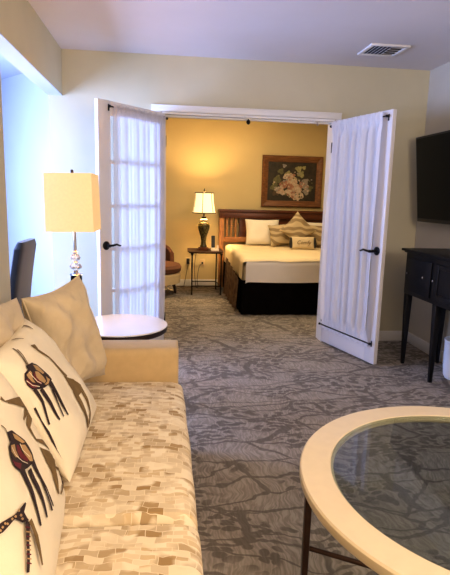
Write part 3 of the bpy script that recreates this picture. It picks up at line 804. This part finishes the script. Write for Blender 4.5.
# ---------------------------------------------------------------- console
t = thing('console_table', (2.17, 3.2, 0), 'black console with tapered legs and pewter knobs under the television', 'console table')
ya, yb = 2.42, 3.985; xf, xb = 1.985, 2.35; zc0, zc1 = .60, .935
mb = MB(); mb.bx(xf-.028, xb+.01, ya-.04, yb+.045, zc1+.012, zc1+.032, bev=.006, seg=3); mb.bx(xf-.012, xb, ya-.02, yb+.02, zc1, zc1+.012, bev=.003); mb.end('top', M['black'], t)
mb = MB(); mb.bx(xf, xb, ya, yb, zc0, zc1, bev=.004); mb.end('case', M['black'], t)
def knob(par, y, z):
    mb = MB(); r = [mb.ring([(xf+dx, y+q*cos(2*pi*k/12), z+q*sin(2*pi*k/12)) for k in range(12)]) for q, dx in ((.004, -.010), (.004, -.022), (.009, -.026), (.0095, -.031), (.005, -.035))]
    for a, b in zip(r, r[1:]): mb.bridge(a, b)
    mb.cap(r[0], 0, True); mb.cap(r[-1]); mb.end('knob', M['knob'], par)
for y0, y1, ks in ((3.565, 3.955, (3.894, 3.644)), (2.45, 2.84, (2.52, 2.77))):
    mb = MB(); mb.bx(xf-.012, xf+.002, y0, y1, .635, .90, bev=.004); d = mb.end('drawer', M['black'], t)
    for k in ks: knob(d, k, .777)
for y0, y1, ky in ((3.215, 3.53, 3.495), (2.885, 3.195, 2.92)):
    mb = MB()
    mb.bx(xf-.012, xf+.002, y0, y0+.07, .635, .90, bev=.003).bx(xf-.012, xf+.002, y1-.07, y1, .635, .90, bev=.003)
    mb.bx(xf-.012, xf+.002, y0+.07, y1-.07, .635, .68, bev=.003).bx(xf-.012, xf+.002, y0+.07, y1-.07, .867, .90, bev=.003)
    mb.bx(xf-.004, xf+.002, y0+.07, y1-.07, .68, .867); d = mb.end('cupboard_door', M['black'], t); knob(d, ky, .777)
for x, ys in ((xf+.028, (3.955, 3.50, 2.91, 2.45)), (xb-.028, (3.955, 3.18, 2.45))):
    for y in ys:
        mb = MB(); mb.box((x, y, .30), (.052, .052, .60), bev=.003, taper=.5); mb.end('leg', M['black'], t)
# waste bin
mb = MB(); bxc, byc = 2.262, 3.56
mb.lathe([(.05, 0), (.085, .006), (.098, .03), (.104, .10), (.108, .30), (.112, .305), (.112, .312), (.105, .312), (.100, .29), (.09, .03), (.02, .02)], (bxc, byc, 0), 40)
tag(mb.end('waste_bin', M['binw']), 'white rounded waste bin on the carpet beneath the black console', 'waste bin')

# ---------------------------------------------------------------- television
Ry = Matrix.Rotation(radians(-6.5), 3, 'Y')
tw, thh = 1.28, .735
c = V((2.265, 4.455-tw/2, 1.535))
t = thing('television', (2.265, 4.455-tw/2, 1.165), 'black flat television tilted down on the right wall', 'television')
mb = MB(); mb.box(c, (.035, tw, thh), Ry, bev=.006, seg=3); mb.end('housing', M['tvf'], t)
mb = MB(); mb.box(c+Ry@V((-.0185, 0, .008)), (.003, tw-.03, thh-.05), Ry); mb.end('screen', M['tvs'], t, flat=True)
mb = MB(); mb.box((2.36, c.y, 1.53), (.04, .4, .3), bev=.004); mb.bx(2.28, 2.345, c.y-.15, c.y-.11, 1.42, 1.64).bx(2.28, 2.345, c.y+.11, c.y+.15, 1.42, 1.64); mb.end('wall_mount', M['tvf'], t)

# ---------------------------------------------------------------- bedroom : bed
bx0, bx1, by0, by1 = .905, 2.83, 5.73, 7.58
t = thing('bed', (1.87, 6.65, 0), 'king bed with white duvet, black skirt and dark wood headboard', 'bed')
mb = MB()
def skirt(u, v):
    # perimeter: left side, foot, right side
    Lp = [(bx0, by1), (bx0, by0), (bx1, by0), (bx1, by1)]
    ls = [by1-by0, bx1-bx0, by1-by0]; T = sum(ls); d = u*T
    for k in range(3):
        if d <= ls[k]+1e-6: break
        d -= ls[k]
    f = min(1, d/ls[k]); x = Lp[k][0]*(1-f)+Lp[k+1][0]*f; y = Lp[k][1]*(1-f)+Lp[k+1][1]*f
    nx, ny = ((-1, 0), (0, -1), (1, 0))[k]
    w_ = .006*sin(u*T*38)*(1-v)
    return (x+nx*w_, y+ny*w_, .012+.40*v)
mb.grid(skirt, 300, 4); mb.end('bed_skirt', M['skirt'], t, rec=False)
mb = MB(); mb.bx(bx0+.02, bx1-.02, by0+.02, by1,   .2, .585, bev=.05, seg=4); mb.end('mattress', M['sheet'], t)
# duvet draped over the end, cream at the sides
def drape(x0, x1, y0, y1, zt, dl, df, r, seedv, lift=0, nu=90, nv=70, wav=.012):
    """sheet over top with drop dl at left, df at foot"""
    def fn(u, v):
        # u across x : from -dl ... width ... +dl ; v from foot drop to head
        Lx = x1-x0; Ly = y1-y0
        a = -dl+(Lx+2*dl)*u; b = -df+(Ly+df)*v
        def fold(a, L):
            if a < 0: return 0, -a
            if a > L: return L, a-L
            return a, 0
        ax, dxn = fold(a, Lx); by, dyn = fold(b, Ly)
        def rnd(d):   # rounded shoulder
            if d <= 0: return 0, 0
            if d < r*pi/2:
                th = d/r; return r*sin(th), r*(1-cos(th))
            return r, r+(d-r*pi/2)
        ox, zx = rnd(dxn); oy, zy = rnd(dyn)
        sgn = -1 if a < 0 else 1
        dz = max(zx, zy)+.35*min(zx, zy)
        x = x0+ax+sgn*(ox+.06*zx*(1 if zx else 0)*.5); y = y0+by-(oy+.02*zy)
        n_ = noise.noise(V((x*3+seedv, y*3, dz*3)))
        zz = zt-dz+wav*n_*(1 if dz < .05 else 0)
        if dz > .05:
            if zx > zy: x += sgn*.02*sin(y*13+seedv+2*n_)*min(1, dz*3)
            else: y -= .015*abs(sin(x*6.3+seedv+1.5*n_))*min(1, dz*3)
            zz += .012*sin(x*7+y*9)*min(1, dz)
        return (x, y+0, zz+lift)
    return fn, nu, nv
mb = MB(); fn, nu, nv = drape(bx0+.09, bx1-.08, by0+.045, 7.46, .650, .08, .29, .05, 4, wav=.01)
mb.grid(fn, nu, nv); mb.end('duvet', M['duvet'], t, rec=False)
mb = MB(); fn, nu, nv = drape(bx0+.06, bx1-.05, by0+.05, 7.40, .664, .27, .065, .06, 1, wav=.016)
mb.grid(fn, nu, nv); mb.end('blanket', M['sheet'], t, rec=False)
# brown cloth hanging on the left side
mb = MB()
def side_cloth(u, v):
    y = by1-.62-(by1-by0-.64)*u; z = .04+.50*(1-u*.25)*v
    return (bx0-.035-.02*(1-v)-.018*sin(u*34)*(1-v*.7), y, z)
mb.grid(side_cloth, 80, 12); mb.end('side_cloth', M['throw'], t, rec=False)
# headboard
hb0, hb1, hy = .835, 2.93, 7.62
mb = MB()
mb.bx(hb0-.02, hb1+.02, hy-.06, hy+.07, 1.125, 1.165, bev=.008, seg=3); mb.bx(hb0, hb1, hy-.045, hy+.055, 1.035, 1.125, bev=.006)
mb.end('top_rail', M['darkwood'], t)
for a in (hb0+.035, hb1-.035):
    mb = MB(); mb.bx(a-.035, a+.035, hy-.03, hy+.05, 0, 1.04, bev=.004); mb.end('post', M['rail'], t)
for a, b, c0, c1, mm in ((hb0+.07, hb1-.07, .68, .76, 'rail'), (hb0+.07, hb1-.07, .35, .45, 'rail')):
    mb = MB(); mb.bx(a, b, hy-.02, hy+.04, c0, c1, bev=.004); mb.end('rail', M[mm], t)
mb = MB(); mb.bx(hb0+.30, hb1-.30, hy-.008, hy+.03, .76, 1.04); mb.end('panel', M['darkwood'], t, flat=True)
for k in range(3):
    for s_ in (0, 1):
        x = hb0+.115+k*.065 if s_ == 0 else hb1-.115-k*.065
        mb = MB(); mb.bx(x-.016, x+.016, hy-.01, hy+.025, .76, 1.04, bev=.003); mb.end('slat', M['rail'], t)
# pillows on the bed
def face(cx_, y, cz, w_, h_, lean=.12, rot=0):
    out = []
    for a, b in ((-1, -1), (1, -1), (1, 1), (-1, 1)):
        x = a*w_/2; z = b*h_/2; X = x*cos(rot)-z*sin(rot); Z = x*sin(rot)+z*cos(rot)
        out.append((cx_+X, y+lean*(Z+h_/2), cz+Z))
    return out
# corners order matters so the front (sd=+1) faces the camera (-y)
make_pillow('bed_pillow', face(1.43, 7.26, .855, .50, .36, .35), .075, M['wpillow'], 'white sleeping pillow at the left of the headboard', 'white sleeping pillows', wr=.01, seedv=4, pinch=.06)
make_pillow('bed_pillow', face(2.30, 7.28, .845, .60, .33, .35), .075, M['wpillow'], 'white sleeping pillow at the right of the headboard, mostly hidden', 'white sleeping pillows', wr=.01, seedv=6, pinch=.06)
make_pillow('throw_pillow', face(1.68, 7.10, .84, .38, .30, .3, .12), .06, M['damask'], 'scroll patterned cushion on the bed, left of the diamond cushion', wr=.006, seedv=2)
make_pillow('throw_pillow', face(2.12, 7.10, .84, .40, .30, .3, -.1), .06, M['damask'], 'scroll patterned cushion on the bed, right of the diamond cushion', wr=.006, seedv=7)
make_pillow('throw_pillow', [(1.865, 6.93, .70), (2.135, 7.0, .905), (1.865, 7.06, 1.175), (1.595, 7.0, .905)], .055, M['damask'], 'large gold cushion standing on its corner, peak up, mid bed', wr=.006, seedv=9)
pw = make_pillow('lumbar_pillow', face(1.90, 6.82, .75, .33, .165, .25), .04, M['linen'], 'small linen cushion with dark cursive lettering, front of the bed pillows', wr=.003, seedv=3, pinch=.03)
# dark side bands + lettering as parts of the small cushion
for sgn in (-1, 1):
    mb = MB()
    mb.tube([(1.90+sgn*.166, 6.812, .683), (1.90+sgn*.170, 6.825, .75), (1.90+sgn*.166, 6.848, .82)], [.014, .022, .014], 10)
    mb.end('dark_edging', M['phoneb'], pw)
cu = bpy.data.curves.new('lettering', 'FONT'); cu.body = 'Comfy'; cu.size = .072; cu.align_x = 'CENTER'; cu.align_y = 'CENTER'; cu.extrude = .001; cu.shear = .3
tmp = bpy.data.objects.new('tmp_text', cu); C.objects.link(tmp)
bpy.context.view_layer.update()
me = bpy.data.meshes.new_from_object(tmp.evaluated_get(bpy.context.evaluated_depsgraph_get()))
bpy.data.objects.remove(tmp)
o = bpy.data.objects.new('lettering', me); C.objects.link(o); me.materials.clear(); me.materials.append(M['pr_brown'])
o.parent = pw; w_ = WL[pw.name]
o.matrix_local = Matrix.Translation(V((1.90, 6.792, .76))-w_) @ Matrix.Rotation(radians(80), 4, 'X')

# painting
px0, px1, pz0, pz1 = 1.465, 2.385, 1.215, 1.968
t = thing('framed_painting', ((px0+px1)/2, YB-.02, pz0), 'brown framed painting of pale flowers above the bed', 'painting')
mb = MB(); yb_ = YB-.004
prof = [(0, 0), (0, .03), (.015, .045), (.04, .040), (.065, .026), (.088, .022), (.095, .010), (.095, 0)]
rings = []
for d_, h_ in prof:
    rings.append([(px0+d_, yb_-h_, pz0+d_), (px1-d_, yb_-h_, pz0+d_), (px1-d_, yb_-h_, pz1-d_), (px0+d_, yb_-h_, pz1-d_)])
R = [mb.ring(r) for r in rings]
for a, b in zip(R, R[1:]+R[:1]): mb.bridge(a, b)
mb.end('frame', M['frame'], t, flat=True)
FC = [(.58, .42, .30), (.62, .50, .38), (.42, .20, .13), (.16, .15, .06), (.34, .30, .26), (.36, .34, .15), (.10, .06, .03)]
fm = [M['canvas']]+[mat('painted_petal', c_, .6, nscale=30, noise_amt=.35) for c_ in FC]
mb = MB(); yc = yb_-.012; mb.bx(px0+.09, px1-.09, yc, yc+.004, pz0+.09, pz1-.09)
rnd = random.Random(5)
def blob(x, z, r, mi, k, petals=0):
    n_ = 14; c_ = mb.bm.verts.new((x, yc-.0006-.00004*k, z)); ring = []
    ph = rnd.uniform(0, 6)
    for i in range(n_):
        a = 2*pi*i/n_; rr = r*(1+.22*sin(3*a+ph)+.12*sin(5*a+ph*2))
        ring.append(mb.bm.verts.new((x+rr*cos(a), yc-.0006-.00004*k, z+rr*sin(a)*.9)))
    for i in range(n_):
        f = mb.bm.faces.new((ring[i], ring[(i+1) % n_], c_)); f.material_index = mi
pcx, pcz = 1.94, 1.56
k = 0
for (x, z, r, mi) in [(1.70, 1.62, .06, 4), (1.66, 1.50, .06, 4), (1.75, 1.74, .045, 4), (2.02, 1.78, .05, 6), (2.06, 1.70, .05, 6), (2.13, 1.60, .05, 5), (2.2, 1.5, .05, 4), (1.68, 1.42, .05, 7), (2.15, 1.45, .05, 5), (1.86, 1.70, .05, 6), (2.1, 1.80, .03, 6), (1.80, 1.82, .03, 5)]:
    blob(x, z, r, mi, k); k += 1
for (x, z, r, mi) in [(1.92, 1.62, .085, 1), (1.80, 1.55, .06, 3), (1.98, 1.50, .09, 1), (1.88, 1.43, .07, 2), (1.76, 1.45, .06, 1), (2.04, 1.40, .07, 2), (2.08, 1.55, .05, 3), (1.97, 1.38, .06, 1), (1.84, 1.66, .05, 2), (2.14, 1.52, .045, 5), (1.70, 1.48, .04, 5), (1.9, 1.52, .05, 3)]:
    blob(x, z, r, mi, k); k += 1
    for q in range(7):
        a = rnd.uniform(0, 6.28); d_ = r*rnd.uniform(.2, .95)
        blob(x+d_*cos(a), z+d_*sin(a), r*rnd.uniform(.2, .38), rnd.choice([1, 2, 2, 3, 5, mi]), k); k += 1
for q in range(34):
    a = rnd.uniform(0, 6.28); d_ = rnd.uniform(.12, .27)
    blob(pcx+d_*1.15*cos(a), pcz+d_*.8*sin(a)-.02, rnd.uniform(.008, .018), rnd.choice([4, 5, 6, 2, 4]), k); k += 1
mb.end('canvas', fm, t, flat=True, rec=False)

# bedside table
bx_, by_ = .60, 7.22
t = thing('bedside_table', (bx_, by_, 0), 'half round dark bedside table with thin iron legs beside the bed', 'bedside table')
mb = MB(); poly = [(.36, 7.46), (.345, 7.10), (.35, 6.99), (.38, 6.945), (.50, 6.925), (.60, 6.92), (.70, 6.925), (.80, 6.945), (.83, 6.99), (.84, 7.10), (.84, 7.46)]
mb.prism(poly, .588, .60); mb.end('top', M['tabledark'], t, flat=True)
mb = MB(); mb.prism([(bx_+(x-bx_)*.94, by_+(y-by_)*.96) for x, y in poly], .576, .588); mb.end('apron', M['blackm'], t, flat=True)
for x, y in ((.405, 6.985), (.805, 6.985), (.43, 7.40), (.78, 7.40)):
    mb = MB(); mb.tube([(x, y, .0), (x, y, .02), (x, y, .54), (x, y, .577)], [.014, .009, .010, .024], 10); mb.end('leg', M['blackm'], t)
mb = MB(); mb.tube([(.405, 6.985, .12), (.50, 7.03, .115), (.605, 7.05, .11), (.71, 7.03, .115), (.805, 6.985, .12)], .008, 8)
mb.tube([(.405, 6.985, .12), (.43, 7.40, .12), (.78, 7.40, .12), (.805, 6.985, .12)], .007, 8); mb.end('stretcher', M['blackm'], t)

# bedside lamp
lx2, ly2, lz = .572, 7.20, .60
t = thing('table_lamp', (lx2, ly2, lz), 'lit table lamp with olive urn base and cream bell shade on bedside table', 'table lamp')
mb = MB(); mb.lathe([(.086, .0), (.090, .018), (.078, .022), (.070, .038), (.045, .045)], (lx2, ly2, lz), 8); mb.end('base', M['darkwood'], t, flat=True)
mb = MB(); mb.lathe([(.040, .042), (.050, .055), (.036, .075), (.032, .12), (.044, .19), (.070, .27), (.082, .32), (.080, .355), (.060, .385), (.036, .40), (.032, .41)], (lx2, ly2, lz), 32); mb.end('urn', M['urn'], t)
mb = MB(); mb.lathe([(.030, .408), (.046, .414), (.050, .426), (.042, .436), (.03, .44)], (lx2, ly2, lz), 24); mb.end('collar', M['phonew'], t)
mb = MB(); mb.lathe([(.034, .438), (.034, .466), (.014, .47), (.012, .50), (.004, .79)], (lx2, ly2, lz), 16); mb.lathe([(.003, .79), (.014, .805), (.012, .82), (.003, .85)], (lx2, ly2, lz), 12); mb.end('neck', M['blackm'], t)
mb = MB(); pr = [(.160, .515), (.152, .55), (.143, .60), (.134, .66), (.127, .72), (.124, .79)]
mb.lathe(pr+[(r-.002, z) for r, z in pr[::-1]], (lx2, ly2, lz), 48, closed=True); sh = mb.end('lamp_shade', M['shade2'], t)
mb = MB()
for rr, zz in ((.1625, .517), (.1255, .79)):
    mb.tube([(lx2+rr*cos(2*pi*k/40), ly2+rr*sin(2*pi*k/40), lz+zz) for k in range(41)], .007, 6, caps=False)
for k in range(6):
    a = 2*pi*k/6+.3
    mb.tube([(lx2+(r+.001)*cos(a), ly2+(r+.001)*sin(a), lz+z) for r, z in pr], .0045, 6)
mb.end('shade_trim', M['shadetrim'], sh)

# telephone
t = thing('telephone', (.725, 7.10, .60), 'white cordless telephone with dark handset on the bedside table', 'telephone')
mb = MB(); mb.box((.725, 7.10, .614), (.105, .12, .028), bev=.008, seg=3); mb.box((.70, 7.12, .64), (.05, .06, .04), bev=.006); mb.box((.765, 7.12, .645), (.022, .05, .06), bev=.006); mb.end('dock', M['phonew'], t)
mb = MB(); mb.box((.70, 7.115, .725), (.050, .026, .17), Matrix.Rotation(radians(-10), 3, 'X'), bev=.008, seg=3); mb.end('handset', M['phoneb'], t)

# outlets and cords
for x, z, lab in ((.385, .375, 'almond wall outlet with black plug left of the bedside table leg'), (.60, .352, 'wall outlet with black plug seen beneath the bedside table')):
    t = thing('wall_outlet', (x, YB-.004, z-.06), lab, 'outlet')
    mb = MB(); mb.box((x, YB-.005, z), (.075, .008, .118), bev=.003); mb.end('plate', M['outlet'], t)
    big = x < .5
    mb = MB(); mb.box((x, YB-.025, z), (.045 if big else .026, .034, .085 if big else .03), bev=.006); mb.end('plug', M['phoneb'], t)
for pts, lab in (([(.385, 7.67, .33), (.36, 7.66, .2), (.33, 7.62, .05), (.31, 7.60, .010), (.22, 7.60, .010)], 'black cord hanging from the left outlet behind the bedside table'),
                 ([(.60, 7.67, .35), (.55, 7.64, .30), (.52, 7.60, .12), (.53, 7.56, .010), (.50, 7.52, .010), (.47, 7.49, .3), (.50, 7.485, .56), (.56, 7.485, .606), (.57, 7.30, .606)], 'thin lamp cord hanging behind the bedside table')):
    mb = MB(); P_ = [V(p) for p in pts]; sm = []
    for i in range(len(P_)-1):
        for k in range(5):
            a = P_[max(i-1, 0)]; b = P_[i]; c_ = P_[i+1]; d_ = P_[min(i+2, len(P_)-1)]; s_ = k/5
            sm.append(.5*((2*b)+(c_-a)*s_+(2*a-5*b+4*c_-d_)*s_**2+(3*b-a-3*c_+d_)*s_**3))
    sm.append(P_[-1]); mb.tube([(p.x, p.y, max(p.z, .006)) for p in sm], .004, 6)
    tag(mb.end('power_cord', M['phoneb']), lab, 'cord')

# bedroom tub chair
t = thing('armchair', (-.12, 7.05, 0), 'low tub armchair with russet seat and cream shell left of bedside table', 'armchair')
ac = V((-.12, 7.05, 0)); fd = radians(-35)      # facing direction
mb = MB(); rings = []
for i in range(29):
    a = fd+radians(75)+radians(210)*i/28
    e = abs(i/28-.5)*2; ht = .60+.16*(1-e**2); r_o = .37; r_i = .30
    if i in (0, 28): ht -= .03
    c_, s_ = cos(a), sin(a)
    rings.append([(ac.x+r_o*c_, ac.y+r_o*s_, .15), (ac.x+(r_o+.01)*c_, ac.y+(r_o+.01)*s_, .38), (ac.x+r_o*c_, ac.y+r_o*s_, ht-.03), (ac.x+(r_o-.035)*c_, ac.y+(r_o-.035)*s_, ht),
                  (ac.x+r_i*c_, ac.y+r_i*s_, ht-.03), (ac.x+r_i*c_, ac.y+r_i*s_, .15)])
mb.loft(rings); mb.end('back_shell', M['russet'], t)
mb = MB(); mb.lathe([(.30, .15), (.365, .17), (.37, .29), (.35, .31), (.02, .31)], (ac.x, ac.y, 0), 40); mb.end('seat_base', M['armsh'], t)
mb = MB(); mb.lathe([(.02, .305), (.33, .305), (.375, .33), (.385, .38), (.36, .42), (.25, .44), (.02, .445)], (ac.x, ac.y, 0), 40); mb.end('seat_cushion', M['russet'], t)
for a in (20, 110, 200, 290):
    a = fd+radians(a+25); mb = MB(); mb.tube([(ac.x+.31*cos(a), ac.y+.31*sin(a), 0), (ac.x+.28*cos(a), ac.y+.28*sin(a), .155)], [.014, .028], 10); mb.end('leg', M['foot'], t)

# ---------------------------------------------------------------- lights
def area(name, loc, target, size, power, col, sy=None, spread=None):
    l = bpy.data.lights.new(name, 'AREA'); l.energy = power; l.color = col; l.shape = 'RECTANGLE'
    l.size = size; l.size_y = sy or size
    if spread: l.spread = radians(spread)
    o = bpy.data.objects.new(name, l); C.objects.link(o); o.location = loc
    o.rotation_euler = (V(target)-V(loc)).to_track_quat('-Z', 'Y').to_euler()
    return o
COOL = (.38, .52, 1.0); WARM = (1.0, .68, .32)
area('window_daylight', (-2.66, 3.75, 1.3), (1.2, 3.5, .8), 1.75, 215, COOL, 1.4)
area("living_ceiling_warm", (.5, .3, 2.46), (.5, .7, 0), 1.3, 27, WARM)
area('added_ceiling_fill', (1.4, -1.0, 1.75), (1.2, -.2, 2.6), .8, 66, (1.0, .82, .64))  # added fill aimed upward to brighten the ceiling, not a lamp of the room
area('living_fill_cool', (2.0, -1.2, 1.7), (0, 3.2, 1.2), 1.3, 8, (.72, .78, 1.0))
def point(name, loc, power, col, r=.05):
    l = bpy.data.lights.new(name, 'POINT'); l.energy = power; l.color = col; l.shadow_soft_size = r
    o = bpy.data.objects.new(name, l); C.objects.link(o); o.location = loc; return o
point('floor_lamp_bulb', (lx-.03, ly, 1.30), 9, (1, .62, .28), .04)
point('bedside_bulb', (lx2, ly2, lz+.70), 34, (1, .66, .30), .04)
area('bedroom_fill', (1.2, 6.0, 2.45), (1.2, 6.2, 0), 1.6, 32, (1.0, .80, .52))

w = bpy.data.worlds.new('World'); bpy.context.scene.world = w; w.use_nodes = True
w.node_tree.nodes['Background'].inputs[0].default_value = (.6, .72, 1, 1); w.node_tree.nodes['Background'].inputs[1].default_value = .6

# ---------------------------------------------------------------- camera
cam = bpy.data.cameras.new('Camera'); co = bpy.data.objects.new('Camera', cam); C.objects.link(co)
f, pit, yaw, roll, H = 514.75, .1741, .1234, .0264, 1.3415
F = V((sin(yaw)*cos(pit), cos(yaw)*cos(pit), -sin(pit))); Rr = V((cos(yaw), -sin(yaw), 0)); U = Rr.cross(F)
R2 = Rr*cos(roll)+U*sin(roll); U2 = -Rr*sin(roll)+U*cos(roll)
co.matrix_world = Matrix(((R2.x, U2.x, -F.x, 0), (R2.y, U2.y, -F.y, 0), (R2.z, U2.z, -F.z, H), (0, 0, 0, 1)))
cam.sensor_fit = 'VERTICAL'; cam.sensor_height = 24; cam.lens = 24*f/575
cam.clip_start = .02
bpy.context.scene.camera = co
vs = bpy.context.scene.view_settings; vs.view_transform = 'Standard'; vs.look = 'None'; vs.exposure = .40; vs.gamma = .88
